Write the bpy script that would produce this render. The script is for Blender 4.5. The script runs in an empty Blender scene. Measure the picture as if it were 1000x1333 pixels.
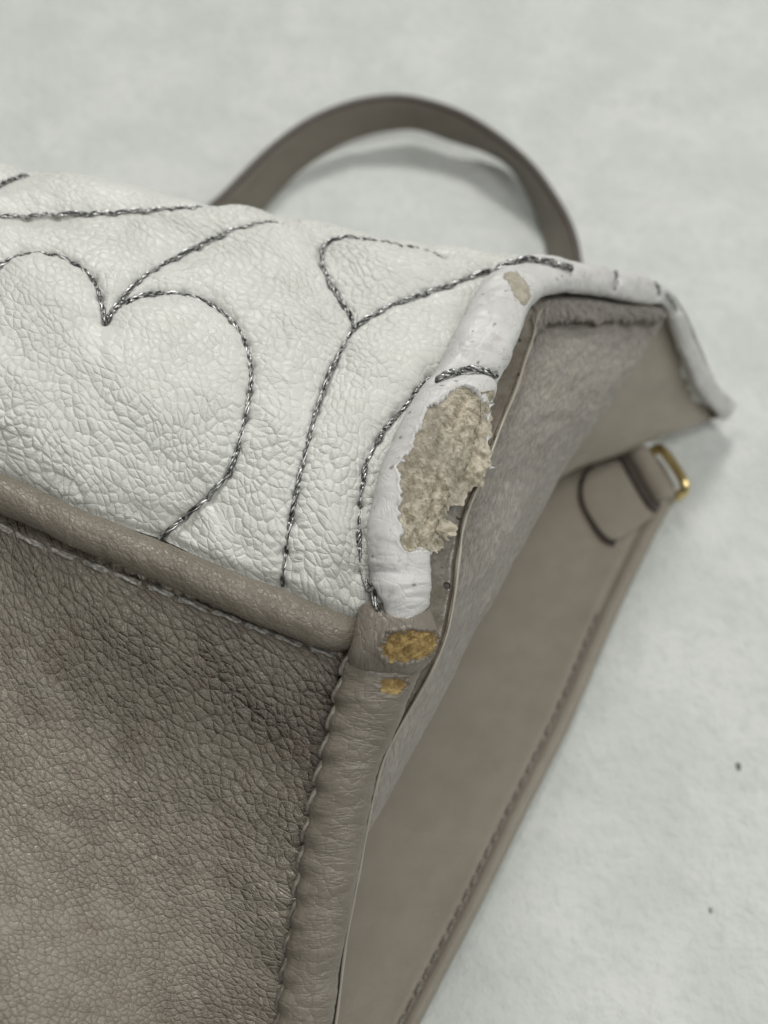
import bpy, math, random
import numpy as np
from mathutils import Vector, Matrix
from mathutils.bvhtree import BVHTree
from mathutils.kdtree import KDTree

rng = np.random.default_rng(7)
random.seed(7)
sc = bpy.context.scene
col = sc.collection
MM = 0.001

# ------------------------------------------------------------------ camera
PITCH = math.radians(58.0)
CAM_H = 0.168
FPX = 40.0 / 36.0 * 1333.0
cam_d = bpy.data.cameras.new('camera')
cam = bpy.data.objects.new('camera', cam_d)
col.objects.link(cam)
cam.location = (0, 0, CAM_H)
cam.rotation_euler = (math.pi / 2 - PITCH, 0, 0)
cam_d.sensor_fit = 'VERTICAL'
cam_d.sensor_height = 36.0
cam_d.sensor_width = 27.0
cam_d.lens = 40.0
cam_d.clip_start = 0.005
cam_d.clip_end = 20.0
cam_d.dof.use_dof = True
cam_d.dof.focus_distance = 0.128
cam_d.dof.aperture_fstop = 19.0
sc.camera = cam

# ------------------------------------------------------------------ light
world = bpy.data.worlds.new('World')
sc.world = world
world.use_nodes = True
bg = world.node_tree.nodes['Background']
bg.inputs[0].default_value = (0.99, 1.0, 0.95, 1)
bg.inputs[1].default_value = 0.145


def area(name, loc, target, size, power, color):
    l = bpy.data.lights.new(name, 'AREA')
    l.shape = 'RECTANGLE'
    l.size, l.size_y = size
    l.energy = power
    l.color = color
    o = bpy.data.objects.new(name, l)
    col.objects.link(o)
    o.location = loc
    d = Vector(target) - Vector(loc)
    o.rotation_euler = d.to_track_quat('-Z', 'Y').to_euler()
    return o


area('ceiling_lamp', (0.02, 0.86, 1.02), (0.0, 0.07, 0.04), (0.26, 0.26), 7.3, (1.0, 0.985, 0.94))
area('overhead_fill', (0.16, -0.22, 0.98), (0.03, 0.08, 0.0), (0.42, 0.42), 3.6, (1.0, 0.995, 0.96))  # added soft fill from above, gives the front panel glints and brightness
area('side_fill', (0.72, 0.06, 0.62), (0.06, 0.07, 0.0), (0.5, 0.5), 1.7, (0.98, 1.0, 0.98))  # added fill from the right, brightens the cloth and lifts the bag's shadow

sc.view_settings.view_transform = 'Standard'
sc.view_settings.look = 'None'
sc.view_settings.exposure = 0.0
sc.view_settings.gamma = 1.0
sc.render.engine = 'CYCLES'
sc.cycles.use_denoising = True
sc.cycles.max_bounces = 5
sc.cycles.use_adaptive_sampling = True
sc.cycles.adaptive_threshold = 0.02

# ------------------------------------------------------------------ maths
SP, CP = math.sin(PITCH), math.cos(PITCH)
CX, CY = 500.0, 666.5


def P(a):
    """(px, py, depth in mm) of the photograph -> world metres"""
    a = np.asarray(a, float)
    d = a[..., 2]
    x = (a[..., 0] - CX) / FPX * d
    y = (CY - a[..., 1]) / FPX * d
    return np.stack([x, d * CP + y * SP, -d * SP + y * CP + CAM_H * 1000], -1) * MM


def proj(w):
    w = np.asarray(w, float) * 1000.0
    z = w[..., 2] - CAM_H * 1000
    d = w[..., 1] * CP - z * SP
    y = w[..., 1] * SP + z * CP
    return np.stack([CX + w[..., 0] / d * FPX, CY - y / d * FPX, d], -1)


def G(px, py, z=0.0):
    """pixel -> (px, py, depth) of the point at height z mm above the cloth"""
    y = (CY - py) / FPX
    return (px, py, (CAM_H * 1000 - z) / (SP - CP * y))


def cr(ctrl, t):
    """uniform Catmull-Rom through ctrl (n, k) at parameters t in 0..n-1"""
    c = np.asarray(ctrl, float)
    n = len(c)
    c = np.concatenate([[2 * c[0] - c[1]], c, [2 * c[-1] - c[-2]]])
    t = np.clip(np.asarray(t, float), 0, n - 1 - 1e-9)
    i = t.astype(int)
    f = (t - i).reshape((-1,) + (1,) * (c.ndim - 1))
    p0, p1, p2, p3 = c[i], c[i + 1], c[i + 2], c[i + 3]
    return 0.5 * (2 * p1 + (p2 - p0) * f + (2 * p0 - 5 * p1 + 4 * p2 - p3) * f * f + (3 * p1 - p0 - 3 * p2 + p3) * f ** 3)


def curve(pts, step):
    """spline through pts (n,k), resampled about every `step` of its own length in the first two/three dims"""
    pts = np.asarray(pts, float)
    f = cr(pts, np.linspace(0, len(pts) - 1, 40 * len(pts)))
    L = np.concatenate([[0], np.cumsum(np.linalg.norm(np.diff(f, axis=0), axis=1))])
    n = max(2, int(round(L[-1] / step)) + 1)
    s = np.linspace(0, L[-1], n)
    return np.stack([np.interp(s, L, f[:, k]) for k in range(f.shape[1])], -1)


def loft(rows, us, vs):
    c = np.asarray(rows, float)
    a = np.stack([cr(r, us) for r in c])
    return cr(a, vs)


def _hash(i, j, k, s):
    n = (i * 374761393 + j * 668265263 + k * 2147483647 + s * 1274126177) & 0xffffffff
    n = ((n ^ (n >> 13)) * 1274126177) & 0xffffffff
    n = ((n ^ (n >> 15)) * 2246822519) & 0xffffffff
    return ((n ^ (n >> 16)) & 0xffff) / 65535.0


def noise(p, s=0):
    """value noise -1..1 for points (..., 2 or 3)"""
    p = np.asarray(p, float)
    if p.shape[-1] == 2:
        p = np.concatenate([p, np.zeros(p.shape[:-1] + (1,))], -1)
    i = np.floor(p).astype(np.int64)
    f = p - i
    f = f * f * (3 - 2 * f)
    r = 0
    for a in (0, 1):
        for b in (0, 1):
            for c in (0, 1):
                w = (f[..., 0] if a else 1 - f[..., 0]) * (f[..., 1] if b else 1 - f[..., 1]) * (f[..., 2] if c else 1 - f[..., 2])
                r = r + w * _hash(i[..., 0] + a, i[..., 1] + b, i[..., 2] + c, s)
    return r * 2 - 1


def fbm(p, octv=4, s=0):
    r, a = 0, 1.0
    p = np.asarray(p, float)
    for o in range(octv):
        r = r + a * noise(p * 2.03 ** o + 17.3 * o, s + o)
        a *= 0.5
    return r


def inside(poly, q):
    poly = np.asarray(poly, float)
    x, y = q[..., 0], q[..., 1]
    r = np.zeros(x.shape, bool)
    j = len(poly) - 1
    for i in range(len(poly)):
        xi, yi = poly[i]
        xj, yj = poly[j]
        c = ((yi > y) != (yj > y)) & (x < (xj - xi) * (y - yi) / (yj - yi + 1e-12) + xi)
        r ^= c
        j = i
    return r


def grid_normals(g):
    du = np.gradient(g, axis=1)
    dv = np.gradient(g, axis=0)
    n = np.cross(du, dv)
    n /= np.linalg.norm(n, axis=-1, keepdims=True) + 1e-15
    c = np.array([0, 0, CAM_H]) - g
    m = g.shape[0] // 3, g.shape[1] // 2
    if (n[m] * c[m]).sum() < 0:
        n = -n
    return n


# ------------------------------------------------------------------ mesh helpers
def link(name, me, mat, parent=None, smooth=True):
    if mat:
        for m in (mat if isinstance(mat, (list, tuple)) else [mat]):
            me.materials.append(m)
    if smooth and len(me.polygons):
        me.polygons.foreach_set('use_smooth', np.ones(len(me.polygons), bool))
    o = bpy.data.objects.new(name, me)
    col.objects.link(o)
    if parent:
        o.parent = parent
    return o


def quads(name, verts, faces, uv=None, attrs=None):
    """fast mesh from verts (n,3) and quad faces (m,4)"""
    verts = np.asarray(verts, np.float32)
    faces = np.asarray(faces, np.int32)
    me = bpy.data.meshes.new(name)
    me.vertices.add(len(verts))
    me.vertices.foreach_set('co', verts.ravel())
    k = faces.shape[1]
    me.loops.add(faces.size)
    me.loops.foreach_set('vertex_index', faces.ravel())
    me.polygons.add(len(faces))
    me.polygons.foreach_set('loop_start', np.arange(0, faces.size, k, dtype=np.int32))
    me.polygons.foreach_set('loop_total', np.full(len(faces), k, np.int32))
    if uv is not None:
        l = me.uv_layers.new(name='UVMap')
        l.data.foreach_set('uv', np.asarray(uv, np.float32)[faces.ravel()].ravel())
    if attrs:
        for an, av in attrs.items():
            a = me.attributes.new(an, 'FLOAT', 'POINT')
            a.data.foreach_set('value', np.asarray(av, np.float32).ravel())
    me.update(calc_edges=True)
    return me


def grid_faces(nv, nu, wrap=False):
    a = np.arange(nv * nu).reshape(nv, nu)
    if wrap:
        b = np.concatenate([a, a[:, :1]], 1)
    else:
        b = a
    return np.stack([b[:-1, :-1], b[:-1, 1:], b[1:, 1:], b[1:, :-1]], -1).reshape(-1, 4)


def mmuv(g):
    """uv in mm following the surface (g in metres)"""
    du = np.linalg.norm(np.diff(g, axis=1), axis=-1)
    dv = np.linalg.norm(np.diff(g, axis=0), axis=-1)
    u = np.concatenate([np.zeros((g.shape[0], 1)), np.cumsum(du, 1)], 1)
    v = np.concatenate([np.zeros((1, g.shape[1])), np.cumsum(dv, 0)], 0)
    u = 0.5 * u + 0.5 * u.mean(0, keepdims=True)
    v = 0.5 * v + 0.5 * v.mean(1, keepdims=True)
    return np.stack([u, v], -1) * 1000


def grid_obj(name, g, mat, parent, uv=None, attrs=None):
    nv, nu = g.shape[:2]
    if uv is None:
        uv = mmuv(g)
    return link(name, quads(name, g.reshape(-1, 3), grid_faces(nv, nu), uv.reshape(-1, 2), attrs), mat, parent)


def bvh_of(g):
    nv, nu = g.shape[:2]
    return BVHTree.FromPolygons([tuple(v) for v in g.reshape(-1, 3)], [tuple(int(i) for i in f) for f in grid_faces(nv, nu)])


CAMP = Vector((0, 0, CAM_H))


def pick(bvhs, px, py):
    far = P((px, py, 400.0))
    d = (Vector(far) - CAMP).normalized()
    best = None
    for b in bvhs:
        h = b.ray_cast(CAMP, d)
        if h[0] is not None and (best is None or h[3] < best[2]):
            n = h[1] if h[1].dot(d) < 0 else -h[1]
            best = (h[0], n, h[3])
    return best


def ribbon(pairs, step, thick, nsec, power=2.3):
    """closed rounded band between two edges. pairs: (lx,ly,rx,ry,d). returns grid (n, nsec, 3), side, normal"""
    p = np.asarray(pairs, float)
    L = P(p[:, [0, 1, 4]])
    R = P(p[:, [2, 3, 4]])
    th = np.interp(np.arange(len(p)), np.linspace(0, len(p) - 1, len(thick)), thick) if np.ndim(thick) else np.full(len(p), thick)
    f = curve(np.concatenate([L, R, th[:, None] * MM], 1), step * 1.45)
    L, R, th = f[:, :3], f[:, 3:6], f[:, 6]
    c = (L + R) / 2
    T = np.gradient(c, axis=0)
    T /= np.linalg.norm(T, axis=1, keepdims=True)
    S = R - L
    a = np.linalg.norm(S, axis=1) / 2
    S /= np.linalg.norm(S, axis=1, keepdims=True)
    N = np.cross(T, S)
    N /= np.linalg.norm(N, axis=1, keepdims=True)
    v = np.array([0, 0, CAM_H]) - c
    N *= np.sign((N * v).sum(1, keepdims=True))
    q = np.linspace(0, 2 * np.pi, nsec, endpoint=False)
    cs, sn = np.cos(q), np.sin(q)
    e = 2.0 / power
    cs = np.sign(cs) * np.abs(cs) ** e
    sn = np.sign(sn) * np.abs(sn) ** e
    g = c[:, None] + S[:, None] * (a[:, None] * cs)[..., None] + N[:, None] * (th[:, None] * sn)[..., None]
    n = S[:, None] * (np.cos(q))[None, :, None] + N[:, None] * (np.sin(q))[None, :, None]
    return g, n, q


def tube_uv(g):
    nv, nu = g.shape[:2]
    s = np.concatenate([[0], np.cumsum(np.linalg.norm(np.diff(g.mean(1), axis=0), axis=1))]) * 1000
    per = np.linalg.norm(g - np.roll(g, 1, 1), axis=-1)
    w = np.cumsum(per.mean(0)) * 1000
    # mirror so the wrap has no visible jump
    w = np.where(w > w[-1] / 2, w[-1] - w, w)
    return np.stack(np.broadcast_arrays(s[:, None], w[None, :]), -1)


def tube_obj(name, g, mat, parent, uv=None, attrs=None, caps=True):
    nv, nu = g.shape[:2]
    if uv is None:
        uv = tube_uv(g)
    V = g.reshape(-1, 3)
    F = grid_faces(nv, nu, True)
    U = uv.reshape(-1, 2)
    if caps:
        for end in (0, nv - 1):
            c = g[end].mean(0)
            base = len(V)
            ring = end * nu + np.arange(nu)
            V = np.concatenate([V, c[None], c[None]])
            U = np.concatenate([U, U[ring[:1]], U[ring[:1]]])
            F = np.concatenate([F, np.stack([ring, np.roll(ring, -1), np.full(nu, base), np.full(nu, base + 1)], -1)[:, [0, 1, 2, 2]][:, :4]]) if False else F
            F = np.concatenate([F, np.stack([ring[0::2], np.roll(ring, -1)[0::2], np.roll(ring, -2)[0::2], np.full(len(ring[0::2]), base)], -1)])
        if attrs:
            attrs = {k: np.concatenate([np.asarray(a).ravel(), np.zeros(4)]) for k, a in attrs.items()}
    return link(name, quads(name, V, F, U, attrs), mat, parent)


# ------------------------------------------------------------------ node helpers
class NT:
    def __init__(s, name):
        s.m = bpy.data.materials.new(name)
        s.m.use_nodes = True
        s.t = s.m.node_tree
        s.b = s.t.nodes['Principled BSDF']
        s.out = s.t.nodes['Material Output']

    def n(s, typ, **kw):
        o = s.t.nodes.new(typ)
        for k, v in kw.items():
            setattr(o, k, v)
        return o

    def set(s, sock, v):
        if isinstance(v, bpy.types.NodeSocket):
            s.t.links.new(v, sock)
        else:
            sock.default_value = v

    def math(s, op, a, b=None, c=None, clamp=False):
        o = s.n('ShaderNodeMath', operation=op, use_clamp=clamp)
        for i, v in enumerate((a, b, c)):
            if v is not None:
                s.set(o.inputs[i], v)
        return o.outputs[0]

    def vmath(s, op, a, b=None, scale=None):
        o = s.n('ShaderNodeVectorMath', operation=op)
        s.set(o.inputs[0], a)
        if b is not None:
            s.set(o.inputs[1], b)
        if scale is not None:
            s.set(o.inputs['Scale'], scale)
        return o.outputs[0]

    def uv(s):
        return s.n('ShaderNodeUVMap', uv_map='UVMap').outputs[0]

    def obj(s):
        return s.n('ShaderNodeTexCoord').outputs['Object']

    def attr(s, name):
        return s.n('ShaderNodeAttribute', attribute_name=name).outputs['Fac']

    def noise(s, v, scale, detail=3.0, rough=0.55, color=False, dist=0.0):
        o = s.n('ShaderNodeTexNoise')
        s.set(o.inputs['Vector'], v)
        o.inputs['Scale'].default_value = scale
        o.inputs['Detail'].default_value = detail
        o.inputs['Roughness'].default_value = rough
        o.inputs['Distortion'].default_value = dist
        return o.outputs['Color' if color else 'Fac']

    def vor(s, v, scale, feature='DISTANCE_TO_EDGE', rnd=1.0):
        o = s.n('ShaderNodeTexVoronoi', feature=feature, voronoi_dimensions='2D')
        s.set(o.inputs['Vector'], v)
        o.inputs['Scale'].default_value = scale
        o.inputs['Randomness'].default_value = rnd
        return o.outputs['Distance']

    def rng(s, v, a, b, c=0.0, d=1.0, smooth=True):
        o = s.n('ShaderNodeMapRange', interpolation_type='SMOOTHSTEP' if smooth else 'LINEAR')
        s.set(o.inputs[0], v)
        o.inputs[1].default_value, o.inputs[2].default_value = a, b
        o.inputs[3].default_value, o.inputs[4].default_value = c, d
        return o.outputs[0]

    def mix(s, f, a, b, blend='MIX'):
        o = s.n('ShaderNodeMix', data_type='RGBA', blend_type=blend)
        s.set(o.inputs['Factor'], f)
        for i, v in ((6, a), (7, b)):
            s.set(o.inputs[i], v if isinstance(v, bpy.types.NodeSocket) else (*v, 1))
        return o.outputs[2]

    def displace(s, h, method='BOTH'):
        o = s.n('ShaderNodeDisplacement')
        s.set(o.inputs['Height'], h)
        o.inputs['Midlevel'].default_value = 0.0
        o.inputs['Scale'].default_value = MM
        s.t.links.new(o.outputs[0], s.out.inputs['Displacement'])
        s.m.displacement_method = method

    def base(s, c):
        s.set(s.b.inputs['Base Color'], c if isinstance(c, bpy.types.NodeSocket) else (*c, 1))

    def rough(s, v):
        s.set(s.b.inputs['Roughness'], v)


def leather(name, c0, c1, cell, depth, rough=(0.36, 0.5), method='BOTH', wrinkle=0.05, stain=None, attr=True, spec=0.5, stretch=(1, 1), crease=0.0, sharp=0.075, sub=0.26, specks=None, hard=0.3):
    m = NT(name)
    uv = m.uv()
    if stretch != (1, 1):
        uv = m.vmath('MULTIPLY', uv, (stretch[0], stretch[1], 1))
    w = m.vmath('SUBTRACT', m.noise(uv, 0.22, 2, color=True), (0.5, 0.5, 0.5))
    w = m.vmath('SCALE', w, scale=1.2 * cell)
    w2 = m.vmath('SUBTRACT', m.noise(uv, 1.2 / cell, 1, color=True), (0.5, 0.5, 0.5))
    w2 = m.vmath('SCALE', w2, scale=0.16 * cell)
    p = m.vmath('ADD', m.vmath('ADD', uv, w), w2)
    def pebbles(q, size, sharp):
        e = m.vor(q, 1.0 / size)
        o = m.n('ShaderNodeTexVoronoi', feature='F1', voronoi_dimensions='2D')
        m.set(o.inputs['Vector'], q)
        o.inputs['Scale'].default_value = 1.0 / size
        rel = m.vmath('SUBTRACT', q, o.outputs['Position'])
        dirn = m.vmath('SUBTRACT', o.outputs['Color'], (0.5, 0.5, 0.5))
        dt = m.n('ShaderNodeVectorMath', operation='DOT_PRODUCT')
        m.set(dt.inputs[0], rel)
        m.set(dt.inputs[1], m.vmath('MULTIPLY', dirn, (1, 1, 0)))
        tilt = m.math('MULTIPLY', dt.outputs['Value'], 0.9 / size)
        h = m.math('MULTIPLY', m.rng(e, 0.0, sharp), hard)
        d2 = m.math('MULTIPLY', o.outputs['Distance'], o.outputs['Distance'])
        h = m.math('MULTIPLY_ADD', m.rng(e, -0.1, 0.36), 0.5, h)
        h = m.math('MULTIPLY_ADD', d2, -1.15, h)
        edge = m.rng(e, 0.0, 0.12)
        return m.math('MULTIPLY_ADD', m.math('MULTIPLY', tilt, edge), 0.35, h)
    big = m.rng(m.noise(uv, 0.12, 2), 0.3, 0.7)
    amt = m.math('MULTIPLY_ADD', big, 0.45, 0.6)
    if attr:
        amt = m.math('MULTIPLY', amt, m.attr('grain'))
    P1 = pebbles(p, cell, sharp)
    p2 = m.vmath('MULTIPLY', m.vmath('ADD', p, (31.7, 11.3, 0)), (1.0, 1.35, 1))
    P2 = pebbles(p2, cell * 0.46, 0.10)
    # long irregular creases where the hide folds
    cn = m.noise(m.vmath('MULTIPLY', p, (0.55, 1.3, 1)), 0.5, 3, dist=0.6)
    cr_ = m.rng(m.math('ABSOLUTE', m.math('SUBTRACT', cn, 0.5)), 0.0, 0.025)
    fine = m.noise(uv, 7.0, 3)
    h = m.math('MULTIPLY_ADD', P2, sub, P1)
    h = m.math('MULTIPLY', h, amt)
    h = m.math('MULTIPLY', h, depth)
    h = m.math('MULTIPLY_ADD', cr_, wrinkle, h)
    if crease:
        # close-set lines running across a strip
        q = m.vmath('MULTIPLY', m.vmath('ADD', uv, m.vmath('SCALE', w, scale=0.8)), (0.8, 0.16, 1))
        k = m.noise(q, 1.0, 3, 0.55)
        h = m.math('MULTIPLY_ADD', m.rng(m.math('ABSOLUTE', m.math('SUBTRACT', k, 0.5)), 0.0, 0.05), crease, h)
    h = m.math('MULTIPLY_ADD', fine, 0.022, h)
    m.displace(h, method)
    tone = m.rng(m.noise(uv, 0.22, 4), 0.3, 0.7)
    c = m.mix(tone, c0, c1)
    if stain:
        sn = m.rng(m.noise(m.vmath('ADD', uv, (91, 7, 0)), stain[1], 5, 0.65), stain[2], stain[3])
        c = m.mix(m.math('MULTIPLY', sn, stain[4]), c, stain[0])
    if specks:
        sp = m.rng(m.vor(m.vmath('ADD', p, (3, 57, 0)), specks[0], 'F1'), 0.05, 0.13, 1.0, 0.0)
        sp = m.math('MULTIPLY', sp, m.rng(m.noise(uv, 0.5, 2), 0.48, 0.6))
        c = m.mix(m.math('MULTIPLY', sp, 0.8), c, specks[1])
    m.base(c)
    m.rough(m.rng(m.noise(uv, 1.1, 4), 0.3, 0.7, rough[0], rough[1]))
    m.b.inputs['Specular IOR Level'].default_value = spec
    return m.m


M = {}
M['white'] = leather('white_leather', (0.655, 0.66, 0.625), (0.71, 0.712, 0.68), 1.12, 0.165, (0.29, 0.43), wrinkle=0.02, sharp=0.12, sub=0.16, spec=0.45, hard=0.22,
                     stain=((0.62, 0.60, 0.53), 0.25, 0.52, 0.75, 0.35))
M['rim'] = leather('white_rolled_leather', (0.60, 0.592, 0.582), (0.69, 0.682, 0.668), 2.0, 0.075, (0.34, 0.48), wrinkle=0.025,
                   stain=((0.47, 0.44, 0.40), 0.45, 0.5, 0.72, 0.6), specks=(0.55, (0.2, 0.18, 0.15)))
M['taupe'] = leather('taupe_grained_leather', (0.25, 0.220, 0.178), (0.287, 0.255, 0.208), 1.15, 0.23, (0.23, 0.35), wrinkle=0.03, hard=0.3, spec=0.6,
                     stain=((0.20, 0.14, 0.115), 0.12, 0.52, 0.7, 0.45))
M['binding'] = leather('taupe_binding_leather', (0.18, 0.158, 0.128), (0.215, 0.19, 0.156), 1.3, 0.05, (0.30, 0.42), wrinkle=0.0,
                       attr=False, crease=0.035)
M['piping'] = leather('taupe_piping_leather', (0.185, 0.160, 0.127), (0.21, 0.183, 0.147), 0.75, 0.05, (0.22, 0.34), wrinkle=0.03,
                      attr=False)
M['smooth'] = leather('taupe_smooth_leather', (0.31, 0.275, 0.226), (0.34, 0.303, 0.252), 0.9, 0.02, (0.45, 0.6), method='BUMP',
                      wrinkle=0.0, attr=False, spec=0.3)
M['strap'] = leather('taupe_strap_leather', (0.165, 0.143, 0.116), (0.19, 0.166, 0.136), 0.9, 0.03, (0.42, 0.55), method='BUMP',
                     wrinkle=0.0, attr=False)


M['collar'] = leather('taupe_collar_leather', (0.175, 0.153, 0.126), (0.215, 0.19, 0.158), 1.6, 0.07, (0.32, 0.46), wrinkle=0.06, attr=False)


def mat_thread(name, dark, light, metal, rough):
    m = NT(name)
    o = m.obj()
    r = m.n('ShaderNodeObjectInfo').outputs['Random']
    v = m.vmath('ADD', o, m.vmath('SCALE', (1.0, 1.0, 1.0), scale=r))
    f = m.rng(m.noise(m.vmath('MULTIPLY', v, (0.0022, 1, 1)), 2300, 2), 0.40, 0.62)
    m.base(m.mix(f, dark, light))
    m.b.inputs['Metallic'].default_value = metal
    m.rough(rough)
    return m.m


M['silver'] = mat_thread('silver_thread', (0.10, 0.101, 0.103), (0.68, 0.68, 0.67), 0.8, 0.32)  # light flecks in the base colour stand in for glints
M['pale_thread'] = mat_thread('pale_thread', (0.30, 0.28, 0.25), (0.62, 0.60, 0.56), 0.0, 0.35)
M['taupe_thread'] = mat_thread('taupe_thread', (0.19, 0.17, 0.145), (0.32, 0.295, 0.255), 0.0, 0.4)


def mat_fibre(name, a, b, c):
    m = NT(name)
    o = m.obj()
    f = m.noise(m.vmath('MULTIPLY', o, (1.0, 1.0, 1.0)), 900, 5, 0.7, dist=0.5)
    g = m.noise(o, 160, 4, 0.6)
    k = m.mix(m.rng(f, 0.36, 0.64), a, b)
    k = m.mix(m.math('MULTIPLY', m.rng(g, 0.5, 0.68), 0.75), k, c)
    st = m.rng(m.noise(m.vmath('MULTIPLY', o, (0.45, 1.6, 1.6)), 900, 3, 0.6), 0.6, 0.7)
    k = m.mix(m.math('MULTIPLY', m.attr('grey'), 0.8), k, m.mix(st, (0.225, 0.20, 0.162), (0.56, 0.54, 0.49)))
    m.base(k)
    m.rough(0.85)
    m.b.inputs['Specular IOR Level'].default_value = 0.145
    q = m.noise(m.vmath('MULTIPLY', o, (1, 1, 1)), 2600, 4, 0.7)
    m.displace(m.math('MULTIPLY', q, 0.055), 'BUMP')
    return m.m


M['fibre'] = mat_fibre('torn_leather_fibre', (0.31, 0.27, 0.20), (0.63, 0.58, 0.475), (0.42, 0.385, 0.32))
M['ochre'] = mat_fibre('ochre_leather_fibre', (0.19, 0.125, 0.05), (0.52, 0.38, 0.165), (0.42, 0.30, 0.13))
M['dirt'] = mat_fibre('worn_dull_leather', (0.33, 0.30, 0.24), (0.47, 0.44, 0.37), (0.27, 0.25, 0.20))


def mat_lining():
    m = NT('suede_lining')
    uv = m.uv()
    w = m.vmath('SCALE', m.vmath('SUBTRACT', m.noise(uv, 0.3, 2, color=True), (0.5, 0.5, 0.5)), scale=2.0)
    p = m.vmath('ADD', uv, w)
    s = m.vmath('MULTIPLY', p, (1.9, 0.75, 1))
    a = m.noise(s, 1.0, 4, 0.65)
    b = m.noise(p, 5.0, 3, 0.7)
    c = m.noise(p, 0.35, 3)
    k = m.mix(m.rng(a, 0.3, 0.7), (0.18, 0.156, 0.131), (0.41, 0.370, 0.315))
    k = m.mix(m.math('MULTIPLY', m.rng(b, 0.35, 0.7), 0.5), k, (0.31, 0.286, 0.256))
    k = m.mix(m.math('MULTIPLY', m.rng(c, 0.45, 0.7), 0.4), k, (0.205, 0.186, 0.182))
    m.base(k)
    m.rough(0.9)
    m.b.inputs['Specular IOR Level'].default_value = 0.1
    m.b.inputs['Sheen Weight'].default_value = 0.35
    m.b.inputs['Sheen Roughness'].default_value = 0.5
    h = m.math('ADD', m.math('MULTIPLY', a, 0.55), m.math('MULTIPLY', b, 0.12))
    m.displace(h, 'BUMP')
    return m.m


M['lining'] = mat_lining()


def mat_edge_paint():
    m = NT('glossy_edge_paint')
    uv = m.uv()
    f = m.rng(m.noise(uv, 0.7, 4), 0.35, 0.65)
    k = m.mix(f, (0.165, 0.142, 0.112), (0.21, 0.185, 0.15))
    pit = m.rng(m.vor(uv, 0.42, 'F1'), 0.10, 0.19, 1.0, 0.0)
    pit = m.math('MULTIPLY', pit, m.rng(m.noise(uv, 0.3, 1), 0.5, 0.56))
    k = m.mix(pit, k, (0.05, 0.042, 0.035))
    m.base(k)
    m.rough(m.rng(m.noise(uv, 1.2, 3), 0.3, 0.7, 0.2, 0.42))
    h = m.math('MULTIPLY', m.noise(uv, 0.8, 3), 0.12)
    h = m.math('SUBTRACT', h, m.math('MULTIPLY', pit, 0.2))
    m.displace(h, 'BUMP')
    return m.m


M['edge_paint'] = mat_edge_paint()


def mat_plain(name, c, rough, metal=0.0, var=0.15, scale=500):
    m = NT(name)
    f = m.noise(m.obj(), scale, 3)
    d = tuple(x * (1 - var) for x in c)
    m.base(m.mix(f, d, c))
    m.rough(rough)
    m.b.inputs['Metallic'].default_value = metal
    return m.m


M['gold'] = mat_plain('brass_metal', (0.80, 0.64, 0.31), 0.24, 1.0)
M['dark_edge'] = mat_plain('dark_brown_edge_paint_crease_shade', (0.085, 0.068, 0.058), 0.45)
M['pale_lint'] = mat_plain('pale_grey_lint', (0.36, 0.37, 0.36), 0.9)
M['lint'] = mat_plain('grey_lint', (0.2, 0.21, 0.2), 0.9)


def mat_cloth():
    m = NT('white_cloth')
    o = m.obj()
    a = m.noise(o, 60, 4, 0.6)
    b = m.noise(o, 420, 4, 0.65)
    c = m.noise(o, 11, 2)
    k = m.mix(m.rng(a, 0.35, 0.65), (0.60, 0.625, 0.60), (0.67, 0.685, 0.665))
    k = m.mix(m.math('MULTIPLY', m.rng(b, 0.45, 0.7), 0.55), k, (0.55, 0.58, 0.555))
    k = m.mix(m.math('MULTIPLY', m.rng(c, 0.45, 0.7), 0.3), k, (0.60, 0.635, 0.605))
    m.base(k)
    m.rough(0.85)
    m.b.inputs['Specular IOR Level'].default_value = 0.2
    m.b.inputs['Sheen Weight'].default_value = 0.145
    h = m.math('ADD', m.math('MULTIPLY', a, 0.9), m.math('MULTIPLY', b, 0.7))
    m.displace(h, 'BUMP')
    return m.m


M['cloth'] = mat_cloth()

# ------------------------------------------------------------------ the cloth the bag lies on
xs = np.concatenate([np.linspace(-0.9, -0.26, 20)[:-1], np.linspace(-0.26, 0.30, 170), np.linspace(0.30, 0.9, 20)[1:]])
ys = np.concatenate([np.linspace(-0.5, -0.06, 16)[:-1], np.linspace(-0.06, 0.52, 170), np.linspace(0.52, 1.3, 22)[1:]])
X, Y = np.meshgrid(xs, ys)
pp = np.stack([X, Y], -1)
Z = 0.0016 * fbm(pp * 14, 3, 3) + 0.0016 * np.abs(fbm(pp @ np.array([[9, 3.0], [-4, 22]]) + 9, 2, 33)) + 0.0007 * fbm(pp * np.array([30, 55]) + 4, 3, 9) + 0.00035 * fbm(pp * 130, 3, 21)
px = proj(np.stack([X, Y, 0 * X], -1))
nearbag = np.exp(-(((px[..., 0] - 560) / 420) ** 2 + ((px[..., 1] - 900) / 520) ** 2) ** 2)
Z = Z * (1 - 0.75 * nearbag) - 0.0012
ground = grid_obj('cloth_ground', np.stack([X, Y, Z], -1), M['cloth'], None, uv=pp * 1000)
ground['kind'] = 'structure'
ground['label'] = 'white softly wrinkled cloth spread under and behind the handbag'

# ------------------------------------------------------------------ the handbag
bag = bpy.data.objects.new('handbag', None)
bag.empty_display_size = 0.02
col.objects.link(bag)
bag.location = (0, 0, 0)
bag['label'] = 'worn two-tone leather handbag, white quilted side and taupe front, lying open on its back'
bag['category'] = 'handbag'

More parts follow.
